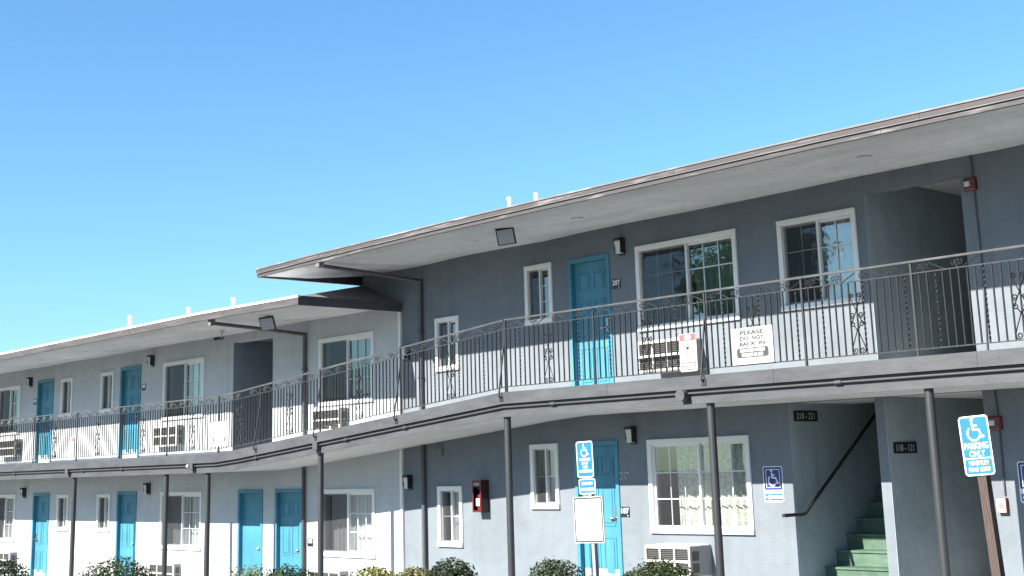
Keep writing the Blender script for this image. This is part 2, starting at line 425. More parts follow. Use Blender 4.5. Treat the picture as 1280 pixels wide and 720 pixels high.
inner = lambda o, t=.03: (o[0]+t,o[1]-t,o[2]+t,o[3]-t)
din = lambda o: (o[0]+.03,o[1]-.03,o[2]-.02,o[3]-.03)
ops = [inner(w) for w in (wA,wB,wC,wD,lD,lA,lB,wE,lE)] + [din(w) for w in (dA,ldoor,dE,ldE)] + [rec, stw, pas]
wm = wall_grid(MB(), XC, 3, -3, 3.60, ops, 0, .2)
wm.box(-20.80, XC, .001, .2, 2.6, 3.60)                      # gable piece rising above the lower wing's roof
wm.box(-20.80, -20.6, .2, 8, 2.6, 3.60); wm.box(XC-.2, XC, .2, 8, -3, 2.6); wm.box(2.8, 3, .2, 8, -3, 3.6); wm.box(-20.8, 3, 8, 8.2, -3, 3.6)
wm.build('wall', M['slate_wall'], slate)
# passages and stair shaft: inner walls
im = MB()
im.box(-11.40,-11.26,.2,5.5,-2,3.55); im.box(-9.925,-9.79,.2,6.5,-2,.74); im.box(-8.44,-8.30,.2,6.5,-2,.74)
im.box(-11.26,-9.925,5.3,5.5,-2,3.5); im.box(-9.79,-8.44,6.4,6.6,-2,.74)
im.box(-9.97,-9.83,.2,4.5,.90,3.6); im.box(-8.455,-8.31,.2,4.5,.90,3.6); im.box(-9.83,-8.455,4.3,4.5,.9,3.6)
im.box(-11.26,-9.97,2.6,2.75,.9,3.5)
im.box(-11.262,-11.2525,.003,.2,-1.8,.744); im.box(-9.792,-9.7825,.003,.2,-1.8,.744); im.box(-9.832,-9.8225,.003,.2,1.06,3.364)
im.build('passage_wall', M['passage'], slate)
cm = MB(); cm.box(-9.83,-8.455,.201,4.3,3.61,3.66); cm.box(-9.79,-8.44,.201,6.4,.745,.80); cm.box(-11.26,-9.925,.201,1.45,.745,.80); cm.box(-11.26,-9.97,1.45,5.3,3.5,3.55)
cm.build('passage_ceiling', M['soffit'], slate)
fm = MB(); fm.box(-9.83,-8.455,.002,4.3,.95,1.06); fm.build('passage_floor', M['concrete'], slate)
rm = MB(); rm.box(-19.4,-11.42,4.0,4.05,-2,3.55); rm.box(-8.3,2.8,4.0,4.05,-2,3.55)
for x in (-17.1,-4.8): rm.box(x,x+.05,.2,4,-2,3.55)
rm.box(-19.4,-11.42,.21,4,.8,.9); rm.box(-8.3,2.8,.21,4,.8,.9); rm.box(-19.4,-11.42,.21,4,3.5,3.55); rm.box(-8.3,2.8,.21,4,3.5,3.55)
rm.build('room_interior', M['interior'], slate)
window(slate, *wA, cols=1, rows=3, narrow=True); window(slate, *wB, curtain='sage', cur_x=(-12.93,-11.93)); window(slate, *wC, cols=2, rows=3, curtain='plain', cur_x=(-10.62,-9.95))  # green curtain added behind wB to stand in for the tree's reflection
window(slate, *wD, cols=1, rows=2, narrow=True)
window(slate, *lD, cols=1, rows=2, narrow=True, curtain='plain'); window(slate, *lA, cols=1, rows=2, narrow=True, screen=True, curtain='plain')
window(slate, *lB, curtain='lace', cur_x=(-13.5,-11.9), screen=False)
window(slate, *wE); window(slate, *lE, curtain='lace')
door(slate, *dA); door(slate, *ldoor, kick=True); door(slate, *dE); door(slate, *ldE)
vb = MB().box(-18.66,-18.50,-.05,0,.25,.39); vb.bbox(-18.645,-18.515,-.06,-.05,.27,.37); vb.build('wall_vent', M['slate_wall'], slate)

# roof of the slate wing: deep eave, two-tier fascia
OV = 2.27
ZT = [(-20.87,3.585),(-19,3.615),(-15.5,3.648),(-8.9,3.652),(-6,3.63),(3,3.63)]
def roof_edge(X0, X1, zt, ov, h, steps):
    return [X0+(X1-X0)*k/steps for k in range(steps+1)]
def ribbon(mb, xs, fy, f0, f1):
    # fascia board following z(x): from depth fy[0] to fy[1], between f0(x) and f1(x)
    vs = []; fs = []
    for x in xs: vs += [(x,fy[0],f0(x)),(x,fy[0],f1(x)),(x,fy[1],f1(x)),(x,fy[1],f0(x))]
    n = len(xs)
    for i in range(n-1):
        a, b = 4*i, 4*i+4
        fs += [(a,b,b+1,a+1),(a+1,b+1,b+2,a+2),(a+2,b+2,b+3,a+3),(a+3,b+3,b,a)]
    fs += [(0,1,2,3), (4*n-1,4*n-2,4*n-3,4*n-4)]
    return mb.add(vs, fs)
XR0 = -20.87
xs = [XR0 + (3-XR0)*k/24 for k in range(25)]
zt = lambda x: lerp_pts(ZT, x)
r = MB(); vs = []; fs = []
for x in xs:
    z = zt(x); vs += [(x,-OV,z),(x,1.2,z+.22),(x,8.4,z+.3)]
for i in range(24):
    for k in range(2): fs.append((3*i+k,3*i+3+k,3*i+4+k,3*i+1+k))
r.add(vs, fs); rf = r.build('roof', M['roof'], slate)
ribbon(MB(), xs, (-OV,-OV+.05), lambda x: zt(x)-.082, lambda x: zt(x)-.018).build('fascia_board', M['fascia_roof'], rf)
ribbon(MB(), xs, (-OV+.018,-OV+.06), lambda x: zt(x)-.150, lambda x: zt(x)-.0825).build('fascia_board', M['fascia_roof'], rf)
ribbon(MB(), xs, (-OV-.012,-OV+.04), lambda x: zt(x)-.0175, lambda x: zt(x)+.004).build('drip_edge', M['drip'], rf)
ribbon(MB(), xs, (-OV-.004,-OV+.0175), lambda x: zt(x)-.090, lambda x: zt(x)-.0828).build('drip_edge', M['drip'], rf)
for x in (-18.4,-14.75,-11.1,-7.6,-3.9):
    MB().box(x-.004,x+.004,-OV-.0015,-OV+.02,zt(x)-.0815,zt(x)-.0185).build('board_joint', M['black'], rf)
    MB().box(x-.5-.003,x-.5+.003,-OV+.0165,-OV+.03,zt(x)-.149,zt(x)-.091).build('board_joint', M['black'], rf)
e = MB(); z = zt(XR0)
e.add([(XR0,-OV+.05,z-.15),(XR0,-OV+.05,z-.002),(XR0,8.4,z+.2),(XR0,8.4,3.43),(XR0+.05,-OV+.05,z-.15),(XR0+.05,-OV+.05,z-.002),(XR0+.05,8.4,z+.2),(XR0+.05,8.4,3.43)],
      [(0,1,2,3),(7,6,5,4),(0,3,7,4),(1,5,6,2),(0,4,5,1)])
e.build('fascia_board', M['fascia_roof'], rf)
so = MB(); vs = []; fs = []
for x in xs:
    x = max(x, XR0+.05); z = zt(x)
    sag = .010*math.sin(x*1.7)+.006*math.sin(x*4.1)
    vs += [(x,-OV+.062,z-.128),(x,-1.2,z-.105+sag*.5),(x,.0,3.595+sag),(x,.19,3.595+sag)]
for i in range(24):
    for k in range(3): fs.append((4*i+k,4*i+1+k,4*i+5+k,4*i+4+k))
so.add(vs, fs, True).build('soffit', M['soffit'], rf)

# ================================================================== LIGHT WING (left)
light = thing('motel_wing', 'pale grey two-storey motel wing set half a level lower behind the ramp', 'building', (0,0,0), group='wings of the motel')
uw = [(-37.43,-35.98), (-28.26,-26.48), (-22.16,-20.41)]
ZU = (1.26,2.545); ZL = (-1.50,-.285)
nw = [(-33.50,-32.86), (-31.32,-30.66)]
ud = [(-34.93,-33.96), (-30.33,-29.33)]
ld = [(-34.91,-33.95), (-30.33,-29.38), (-25.05,-24.12), (-23.67,-22.73)]
rec2 = (-25.31,-23.80,.30,2.755)
W = lambda l, z: [(a,b,*z) for a,b in l]
lops = [inner(o) for o in W(uw,ZU)+W(uw,ZL)+W(nw,(1.58,2.535))+W(nw,(-1.18,-.31))]
lops += [din(o) for o in W(ud,(.43,2.585))+W(ld,(-2.40,-.262))] + [rec2]
wm = wall_grid(MB(), -46, XC-.001, -3.2, 2.96, lops, YL, .2)
wm.box(-46,-45.8,.2,8,-3,2.95); wm.box(-46,XC-.2,8,8.2,-3,2.95)
wm.build('wall', M['light_wall'], light)
MB().box(XC-.06, XC+.012, YL-.012, .02, -2.5, 2.84).build('corner_trim', M['white_trim'], light)
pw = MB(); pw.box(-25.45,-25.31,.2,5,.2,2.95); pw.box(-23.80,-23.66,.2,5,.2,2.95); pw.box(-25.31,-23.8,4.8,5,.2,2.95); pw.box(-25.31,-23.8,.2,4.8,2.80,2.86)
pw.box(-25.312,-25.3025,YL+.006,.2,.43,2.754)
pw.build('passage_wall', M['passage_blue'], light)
MB().box(-25.31,-23.8,YL+.005,4.8,.25,.43).build('passage_floor', M['concrete'], light)
MB().bbox(-25.60,-25.53,YL-.012,YL+.01,.45,2.78).build('trim', M['light_wall'], light)
rm = MB(); rm.box(-45.8,-25.47,4,4.05,-3,2.95); rm.box(-23.64,-19.85,4,4.05,-3,2.95); rm.box(-25.47,-23.64,4,4.05,-3,.1)
for x in (-32.1,-29.2,-25.5,-22.6): rm.box(x,x+.03,.21,4,-3,.09); 
for x in (-32.1,-22.6): rm.box(x,x+.03,.21,4,.2,2.95)
rm.box(-45.8,-19.85,.21,4,.1,.2); rm.box(-45.8,-25.47,.21,4,2.9,2.95); rm.box(-23.64,-19.85,.21,4,2.9,2.95)
rm.build('room_interior', M['interior'], light)
for i, (a, b) in enumerate(uw):
    window(light, a, b, *ZU, y=YL, curtain='plain' if i < 2 else None, mun_left=False, cur_x=((a+b)/2-.02, b) if i < 2 else None)
    window(light, a, b, *ZL, y=YL, curtain='plain', mun_left=False)
for a, b in nw:
    window(light, a, b, 1.58, 2.535, y=YL, cols=1, rows=2, narrow=True, curtain='plain', cur_x=((a+b)/2-.02, b), mun_left=False)
    window(light, a, b, -1.18, -.31, y=YL, cols=1, rows=2, narrow=True, curtain='plain', mun_left=False)
for i, (a, b) in enumerate(ud): door(light, a, b, .43, 2.585, y=YL, kick=True)
for i, (a, b) in enumerate(ld): door(light, a, b, -2.40, -.262, y=YL, panels=i != 2, handle='left' if i == 0 else 'right', kick=i == 0)
# roof of the light wing: low hip with deep eave
OL = 2.25; XE = -19.57
ZTL = [(-46,2.955),(-32,2.97),(-22.7,3.0),(XE,2.96)]
ztl = lambda x: lerp_pts(ZTL, x)
xs = [-46+(XE+46)*k/16 for k in range(17)]
S1, S2, TX = .205, .385, 2.4
rise = S2*TX; TY = rise/S1
r = MB()
ez = ztl(XE)
vs = []; fs = []
xt = [min(x, XE-TX) for x in xs]
for x, x2 in zip(xs, xt): vs += [(x,-OL,ztl(x)),(x2,-OL+TY,ztl(x)+rise),(x2,8.4,ztl(x)+rise+.05)]
for i in range(16):
    for k in range(2): fs.append((3*i+k,3*i+3+k,3*i+4+k,3*i+1+k))
r.add(vs, fs)
rf2 = r.build('roof', M['roof'], light)
r = MB(); r.add([(XE,-OL,ez),(XE,8.4,ez),(XE-TX,8.4,ez+rise),(XE-TX,-OL+TY,ez+rise)], [(0,1,2,3)]); r.build('hip_end', M['hip_deck'], rf2)
ribbon(MB(), xs, (-OL,-OL+.05), lambda x: ztl(x)-.140, lambda x: ztl(x)-.018).build('fascia_board', M['fascia_plain'], rf2)
ribbon(MB(), xs, (-OL-.012,-OL+.04), lambda x: ztl(x)-.0175, lambda x: ztl(x)+.022).build('drip_edge', M['vent'], rf2)
for x in (-36.5,-32.9,-29.2,-25.6,-22.0):
    MB().box(x-.005,x+.005,-OL-.0015,-OL+.02,ztl(x)-.139,ztl(x)-.0185).build('board_joint', M['black'], rf2)
e = MB().box(XE-.05, XE, -OL+.051, -.035, ez-.145, ez-.02); e.box(XE-.05, XE+.02, -OL+.02, -.035, ez-.02, ez+.012)
e.build('fascia_board', M['pipe'], rf2)
so = MB(); vs = []; fs = []
for x in xs:
    x = min(x, XE-.05); sag = .010*math.sin(x*1.3)+.006*math.sin(x*3.7)
    vs += [(x,-OL+.05,ztl(x)-.118),(x,-1.1,ztl(x)-.09+sag*.5),(x,.0,2.935+sag),(x,.15,2.935+sag)]
for i in range(16):
    for k in range(3): fs.append((4*i+k,4*i+1+k,4*i+5+k,4*i+4+k))
so.add(vs, fs, True).build('soffit', M['soffit'], rf2)

# roof vents
vg = 'white vent pipes on the roofs'
for x, y, zb, ztp, rr, lab in ((-17.19,.5,3.7,4.58,.04,'taller left one of two white vent pipes above the slate roof edge'),
                           (-16.52,.5,3.7,4.54,.04,'shorter right one of two white vent pipes above the slate roof edge'),
                           (-29.4,-.3,3.3,3.70,.055,'white vent pipe on the low roof farthest from the slate wing'),
                           (-26.72,-.3,3.3,3.62,.05,'thin white vent pipe midway along the low roof'),
                           (-24.88,-.3,3.3,3.63,.05,'white vent pipe on the low roof nearest the slate wing')):
    t_ = thing('vent_pipe', lab, 'vent pipe', (x,y,zb), group=vg)
    MB().tube([(0,0,0),(0,0,ztp-zb)], rr, 10).build('pipe', M['vent'], t_)
    MB().tube([(0,0,ztp-zb-.05),(0,0,ztp-zb+.004)], rr*1.18, 10).build('collar', M['vent'], t_)

# ================================================================== RAISED WALKWAY
wk = thing('balcony_walkway', 'long grey upstairs walkway sloping up in a ramp from pale wing to slate wing', 'walkway')
bx = [-44,-23.4,-22.6,-15.25,-5,3]
def bead(y0, y1, za, zb, name, mat, parent):
    return ribbon(MB(), bx, (y0,y1), lambda x: slab_z(x)+za, lambda x: slab_z(x)+zb).build(name, mat, parent)
sl = bead(-DB+.045, -.032, -.335, 0, 'slab', M['walkway_floor'], wk)
# underside finish
u = MB(); vs=[]; fs=[]
n_=60
for k in range(n_+1):
    x=-44+47*k/n_; z=slab_z(x)-.338
    vs += [(x,-DB+.05,z),(x,-.75,z+.004*math.sin(x*2)),(x,-.002,z)]
for k in range(n_):
    for j in range(2): fs.append((3*k+j,3*k+1+j,3*k+4+j,3*k+3+j))
u.add(vs,fs,True).build('soffit', M['soffit'], wk)
bead(-DB-.032, -DB+.045, -.165, .004, 'fascia_board', M['slab'], wk)
bead(-DB+.026, -DB+.044, -.350, -.1655, 'fascia_board', M['slab'], wk)
for x in (-31.2,-27.6,-21.3,-18.3,-13.1,-10.3,-7.6):
    MB().box(x-.003,x+.003,-DB-.0332,-DB,slab_z(x)-.164,slab_z(x)+.002).build('board_joint', M['iron'], wk)
# conduit along the fascia
cd = thing('conduit_run', 'thin grey conduit pipe with junction fittings along the walkway edge', 'conduit')
pts = [(x,-DB-.002,slab_z(x)-.215) for x in bx]
MB().tube(pts, .016, 8).build('pipe', M['pipe_light'], cd)
for x in (-32.6,-29.0,-27.2,-22.0,-19.2,-17.6,-14.2,-9.4):
    z = slab_z(x)-.214; d = .05
    MB().tube([(x-d,-DB-.002,slab_z(x-d)-.2155),(x+d,-DB-.002,slab_z(x+d)-.2155)], .027, 8).build('coupling', M['pipe_light'], cd)
for x in (-29.7,-20.05,-24.25): MB().bbox(x-.07,x+.07,-DB-.06,-DB+.012,slab_z(x)-.29,slab_z(x)-.168).build('junction_box', M['pipe'], cd)
MB().tube([(-11.75,-DB-.10,slab_z(-11.75)-.235),(-11.75,-DB+.01,slab_z(-11.75)-.235)], .075, 18).build('round_box', M['slab'], cd)
MB().tube([(-24.42,-DB-.03,slab_z(-24.4)-.212),(-24.36,-DB-.03,slab_z(-24.4)-.212)], .032, 10).build('cap', M['white_trim'], cd)
# steel posts
pg = 'round steel posts holding up the walkway'
plab = {-8.30:'round grey steel post in front of the ground floor passage', -11.43:'round grey steel post in front of the big ground window beside the stairs',
        -15.30:'round grey steel post between the small ground window and the fire extinguisher', -20.12:'round grey post in front of the pale wing\'s end window',
        -23.89:'round grey post between the far window and the two close blue doors', -25.51:'round grey post in front of the left edge of the middle ground window',
        -29.64:'round grey post between two narrow ground floor windows'}
for x, lab in plab.items():
    zt_ = slab_z(x)-.339; zb = gz(x)+.001
    t_ = thing('support_post', lab, 'post', (x,-1.41,zb), group=pg)
    MB().tube([(0,0,0),(0,0,zt_-zb)], .052, 16).build('pole', M['post'], t_)
    MB().box(-.1,.1,-.1,.09,-.0,.012).build('base_plate', M['post'], t_)
    MB().tube([(0,0,zt_-zb-.012),(0,0,zt_-zb-.001)], .058, 16).build('cap_plate', M['drip'], t_)

# ================================================================== RAILINGS
YR = -1.475
def spiral(cx, cz, r0, r1, a0, turns, n=16, mir=1):
    out = []
    for k in range(n+1):
        t_ = k/n; r_ = r0+(r1-r0)*t_; a = R(a0)+2*math.pi*turns*t_
        out.append((cx+mir*r_*math.cos(a), cz+r_*math.sin(a)))
    return out
def orn_mesh():
    mb = MB(); T = lambda p, r_=.0068: mb.tube([(x,0,z) for x,z in p], r_, 4, False)
    for m in (1,-1):
        T([(m*.0,.60),(m*.035,.68),(m*.075,.76)] ); T(spiral(m*.052,.775,.032,.010,-20,1.3,14,m))
        T([(0,.60),(m*.05,.50),(m*.09,.43)])
        T(spiral(m*.055,.545,.035,.010,-100,1.3,14,m)); T(spiral(m*.055,.445,.035,.010,100,-1.3,14,m))
        T([(0,.36),(m*.045,.43)]); T([(0,.39),(m*.03,.31),(m*.075,.20),(m*.09,.15)])
        T(spiral(m*.048,.135,.042,.010,20,-1.35,16,m))
    return mb
ORN = orn_mesh().build('ornament', M['baluster']); ORN_ME = ORN.data; bpy.data.objects.remove(ORN)
def fz_unit(mb, x, zf, flip):
    T = lambda p: mb.tube([(a,YR,b+zf(a)) for a,b in p], .0065, 4, False)
    for m in (1,-1):
        T([(x+m*.004,.945),(x+m*.012,.975)] + spiral(x+m*.045,1.0,.036,.009,215,-1.25,12,m))
        T([(x+m*.006,1.045),(x+m*.02,1.02)])
    a, b = x+.072, x+.262
    T([(a,.950 if flip else 1.043),(b,1.043 if flip else .950)])
def bal_mesh(twist):
    mb = MB(); z0, z1 = .09, .935
    if twist: mb.bar((0,0,z0),(0,0,z1),.0175,.0175,2*math.pi*3.5,36)
    else: mb.bar((0,0,z0),(0,0,z1),.0155,.0155)
    o = mb.build('baluster', M['rail']); me = o.data; bpy.data.objects.remove(o); return me
BAL = [bal_mesh(False), bal_mesh(True)]
for me_ in BAL: me_.materials.clear(); me_.materials.append(M['baluster'])
BENT = {0:0}
def railing(label, posts, braces, vis_lo, signs=()):
    t_ = thing('railing', label, 'railing', (0,0,0), group='wrought iron railings along the walkway')
    zf = slab_z; nb = 0; far = MB()
    x0, x1 = posts[0], posts[-1]
    brk = [x0]+[b for b in (-23.4,-22.6,-15.25) if x0+.01 < b < x1-.01]+[x1]
    tr, sr, br = MB(), MB(), MB()
    for a, b in zip(brk, brk[1:]):
        tr.bar((a,YR,1.075+zf(a)),(b,YR,1.075+zf(b)),.045,.022); sr.bar((a,YR,.94+zf(a)),(b,YR,.94+zf(b)),.022,.012); br.bar((a,YR,.085+zf(a)),(b,YR,.085+zf(b)),.022,.012)
    tr.build('top_rail', M['ramp_rail'], t_); sr.build('middle_rail', M['rail'], t_); br.build('bottom_rail', M['rail'], t_)
    for i, p in enumerate(posts):
        z = zf(p); MB().bar((p,YR,z+.001),(p,YR,z+1.064),.025,.025).build('post', M['iron'], t_)
    for p in braces:
        z = zf(p); mb = MB(); mb.bar((p-.012,YR,z+.78),(p-.012,-DB-.085,z-.06),.018,.018); mb.bar((p-.012,-DB-.085,z-.05),(p-.012,-DB-.02,z-.10),.016,.016); mb.bbox(p-.05,p+.03,-DB-.042,-DB-.0325,z-.13,z-.05,.002)
        mb.build('brace', M['iron'], t_)
    for a, b in zip(posts, posts[1:]):
        L = b-a; n = max(2, round(L/.1002)); n += n % 2; fr = MB()
        mid = (a+b)/2
        for k in range(1, n):
            x = a+L*k/n; tw = 1 if k % 6 == 3 and k != n//2 else 0
            if x < vis_lo or nb >= 100:
                far.bar((x,YR,zf(x)+.09),(x,YR,zf(x)+.935),.0155,.0155); continue
            o = bpy.data.objects.new('baluster', BAL[tw]); COL.objects.link(o); o.parent = t_; o.location = (x,YR,zf(x)); nb += 1
            o.rotation_euler = (0, random.uniform(-.006,.006), 0)
        o = bpy.data.objects.new('ornament', ORN_ME); COL.objects.link(o); o.parent = t_; o.location = (mid,YR-.012,zf(mid))
        m = max(1, int(L/.37)); st = L/m
        for k in range(m):
            fr = MB(); fz_unit(fr, a+st*(k+.35), zf, k % 2); fr.build('scroll', M['rail'], t_)
    if far.v:
        o = far.build('baluster_row', M['baluster'], t_); o['kind'] = 'stuff'
    return t_
railing('level black iron railing with scrolls in front of the slate wing\'s upstairs doors', [-15.22,-13.39,-11.38,-9.86,-8.35,-5.8,-3.6], [-11.38], -99)
railing('sloping black iron railing along the ramp between the two wings', [-23.40,-21.94,-20.04,-17.77,-15.24], [-21.94,-20.04,-17.77,-15.24], -99)
railing('level black iron railing in front of the pale wing\'s upstairs doors', [-40,-37.8,-35.8,-33.78,-31.73,-29.47,-27.43,-25.40,-23.42], [], -33.6)

# ================================================================== WALL FITTINGS
def lamp(x, z, y, label):
    t_ = thing('wall_lamp', label, 'wall lamp', (x+.07,y,z), group='black wall lamps')
    h = MB().box(-.065,.065,-.02,0,-.13,.13); h.box(-.065,.065,-.125,-.02,.085,.13); h.box(-.065,-.056,-.11,-.02,-.06,.085); h.box(.056,.065,-.11,-.02,-.10,.085)
    h.build('housing', M['black'], t_)
    l = MB().add([(-.055,-.02,-.105),(.055,-.02,-.105),(.055,-.085,-.105),(-.055,-.085,-.105),(-.055,-.02,.084),(.055,-.02,.084),(.055,-.115,.084),(-.055,-.115,.084)],
                 [(3,2,1,0),(0,1,5,4),(1,2,6,5),(2,3,7,6),(3,0,4,7)])
    l.build('lens', M['lens'], t_)
lamp(-14.21,3.255,0,'black wall lamp beside the top of blue door 207')
lamp(-19.52,2.06,0,'black wall lamp on the slate wall above the ramp at the wing joint')
lamp(-14.16,.425,0,'black wall lamp above plate 107 on the ground floor')
lamp(-19.50,-.19,0,'black wall lamp under the ramp soffit where the two wings meet')
lamp(-35.40,2.57,YL,'upstairs black wall lamp beside the far left blue door')
lamp(-28.85,2.63,YL,'upstairs black wall lamp left of the middle upstairs window on the pale wing')
lamp(-35.50,-.25,YL,'ground floor black wall lamp beside the far left blue door')
lamp(-28.88,-.21,YL,'ground floor black wall lamp left of the middle window on the pale wing')

def flood(x, y, z, zs, label):
    t_ = thing('floodlight', label, 'floodlight', (x,y,zs), group='square floodlights under the eaves')
    MB().tube([(0,0,-.02),(0,0,0)], .055, 12).build('mount', M['lens'], t_)
    MB().tube([(0,0,-.02),(.015,.02,-.05),(.03,0,z-zs+.13)], .010, 6).build('bracket', M['black'], t_)
    h = MB(); h.bbox(-.14,.14,-.02,.03,-.13,.13,.01)
    fo = h.build('housing', M['black'], t_); fo.location = (.03,-.02,z-zs); fo.rotation_euler = (R(24), R(-6), R(38))
    l = MB().box(-.12,.12,-.0225,-.0195,-.11,.11).build('lens', M['flood_face'], fo)
flood(-15.13,-1.5,3.415,3.53,'square floodlight hanging under the slate wing eave')
flood(-21.70,-1.5,2.73,2.895,'square floodlight hanging under the pale wing eave near its corner')
t_ = thing('security_camera', 'small dark security camera under the pale wing eave', 'camera', (-24.55,-.75,2.88))
MB().tube([(0,0,-.012),(0,0,.03)], .05, 12).build('mount', M['lens'], t_)
MB().tube([(0,0,-.01),(-.02,-.02,-.12)], .018, 8).build('bracket', M['lens'], t_)
MB().tube([(-.02,.03,-.12),(-.16,-.10,-.14)], .035, 10).build('camera_body', M['black'], t_)

cp = 'flush round cover plates in the soffits'
for x, y, z, lab in ((-13.9,-1.2,3.535,'round soffit cover plate above door 207'),(-16.25,-1.2,3.535,'round soffit cover plate above the slate wing small window'),(-9.0,-1.2,3.54,'round soffit cover plate above the upstairs passage'),
                (-26.83,-1.2,2.90,'round soffit cover plate above the pale wing middle window'),(-29.8,-1.2,2.885,'round soffit cover plate above the pale wing second upstairs door')):
    tag(MB().tube([(0,0,-.012),(0,0,.02)], .09, 16).build('soffit_plate', M['soffit'], None), lab, 'cover plate', cp).location = (x,y,z)

def ac(x, z1, y, label, w=.82, h=.42, d=.46, strip_=False):
    t_ = thing('air_conditioner', label, 'air conditioner', (x,y,z1-h), group='through-wall air conditioners')
    b = MB()
    # casing shell: top, bottom, sides, with a front frame
    b.box(0,w,-d+.02,-.001,h-.015,h); b.box(0,w,-d+.02,-.001,0,.015); b.box(0,.012,-d+.02,-.001,.015,h-.015)
    b.build('casing', M['ac_white'], t_)
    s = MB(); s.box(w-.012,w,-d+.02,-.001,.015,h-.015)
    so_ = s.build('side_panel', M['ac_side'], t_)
    v = MB()
    for k in range(2): v.box(w-.001,w+.002,-d+.05,-d+.05+min(.14,d-.09),.06+.16*k,.06+.16*k+.125)
    v.build('side_vent', M['ac_grille'], so_)
    f = MB(); nc = 3; fw = .025
    f.box(0,w,-d-.005,-d+.02,h-.04,h); f.box(0,w,-d-.005,-d+.02,0,.035)
    cw = (w-fw)/nc
    for k in range(nc+1): f.box(k*cw,k*cw+fw,-d-.005,-d+.02,.035,h-.04)
    zc = h*.5
    for k in range(nc): f.box(k*cw+fw,(k+1)*cw,-d-.004,-d+.02,zc-.016,zc+.016)
    f.build('front_grille', M['ac_white'], t_)
    g_ = MB().box(.013,w-.013,-d+.025,-d+.04,.016,h-.016)
    g_.build('grille_backing', M['ac_grille'], t_)
    fin = MB()
    for k in range(14):
        z_ = .05+(h-.1)*k/13; fin.box(.02,w-.02,-d+.005,-d+.024,z_,z_+.006)
    fin.build('louvre', M['ac_fin'], t_)
ac(-13.55,-1.11,0,'air conditioner under the big ground window beside a round bush')
ac(-13.50,1.73,0,'upstairs air conditioner behind the red and white sign', h=.44)
ac(-28.38,1.14,YL,'upstairs air conditioner under the pale wing middle window', w=1.05, d=.17, h=.45)
ac(-36.85,1.13,YL,'upstairs air conditioner at the far left of the pale wing', w=1.08, d=.2, h=.45)
ac(-22.12,1.20,YL,'upstairs air conditioner behind the ramp railing', w=.9, d=.2)
ac(-28.42,-1.78,YL,'ground floor air conditioner under the pale wing middle window', w=1.08, d=.17)
ac(-36.85,-1.73,YL,'ground floor air conditioner at the far left behind a bush', w=1.08, d=.2)
ac(-22.2,-1.73,YL,'ground floor air conditioner under the pale wing end window', w=.95, d=.2)

# drainpipes
dg = 'dark drainpipes'
def pipe(label, pts, r_=.035, mat='pipe', strap=()):
    t_ = thing('drainpipe', label, 'drainpipe', pts[-1], group=dg)
    o = Vector(pts[-1]); MB().tube([Vector(p)-o for p in pts], r_, 10).build('pipe', M[mat], t_)
    for p in strap:
        q = Vector(p)-o; MB().box(q.x-.05,q.x+.05,q.y-.04,q.y+.048,q.z-.015,q.z+.015).build('strap', M[mat], t_)
    return t_
t_ = pipe('dark drainpipe running from the slate eave back to the wall and down to the ramp', [(-19.02,-2.2,3.42),(-19.02,-.9,3.36),(-19.02,-.05,3.31),(-19.02,-.05,slab_z(-19)+.01)], strap=[(-19.02,-.05,2.4),(-19.02,-.05,1.6)])
MB().box(-.055,.055,-2.24+.05,-2.14+.05,2.60,2.78).build('outlet_box', M['drip'], t_)
t_ = pipe('dark drainpipe running from the pale eave back to the wall beside the upstairs opening', [(-22.60,-2.17,2.80),(-22.60,-1.0,2.74),(-22.60,-.08,2.68),(-22.60,-.08,slab_z(-22.6)+.01)], strap=[(-22.6,-.08,2.0),(-22.6,-.08,1.2)])
MB().box(-.05,.05,-2.19+.08,-2.09+.08,2.26,2.42).build('outlet_box', M['drip'], t_)
pipe('dark drainpipe on the slate ground floor wall beside a narrow window', [(-19.0,-.05,slab_z(-19)-.34),(-19.0,-.05,gz(-19)+.02)], .04)
pipe('grey drainpipe on the pale ground floor wall beside two blue doors', [(-22.62,-.08,slab_z(-22.6)-.34),(-22.62,-.08,gz(-22.6)+.02)], .035, 'pipe_light')

# fire alarm devices
def strobe(x, z, label, conds):
    t_ = thing('fire_alarm', label, 'fire alarm', (x,0,z), group='red fire alarm strobes')
    MB().bbox(-.08,.08,-.06,-.001,-.08,.08,.02).build('housing', M['red'], t_)
    MB().bbox(-.055,.015,-.085,-.0605,-.03,.03,.01).build('lens', M['lens'], t_)
    for c in conds: MB().tube(c, .011, 6).build('conduit', M['pipe'], t_)
strobe(-8.31,3.225,'red fire alarm strobe beside the upstairs passage', [[(.04,-.015,.08),(.04,-.015,.37)],[(.04,-.015,-.08),(.045,-.015,-1.0),(.0,-.015,-2.12)]])
strobe(-8.30,.355,'red fire alarm strobe above the pull station on the ground floor', [[(.04,-.015,.08),(.03,-.015,.38)],[(.04,-.015,-.08),(.03,-.015,-.83)]])
t_ = thing('fire_pull_station', 'red and pale fire alarm pull station on the wall right of the passage', 'pull station', (-8.305,0,-.59))
MB().bbox(-.06,.06,-.06,-.001,-.085,.085,.01).build('housing', M['red'], t_)
MB().bbox(-.056,.056,-.068,-.0605,-.08,.08,.006).build('face', M['pink'], t_)
mm = MB(); mm.stroke([(-.03,.03),(.03,.03)],.012,-.0685); mm.stroke([(-.03,.005),(.03,.005)],.012,-.0685); mm.stroke([(-.025,-.02),(.025,-.02)],.009,-.0685); mm.build('lettering', M['red_dark'], t_)

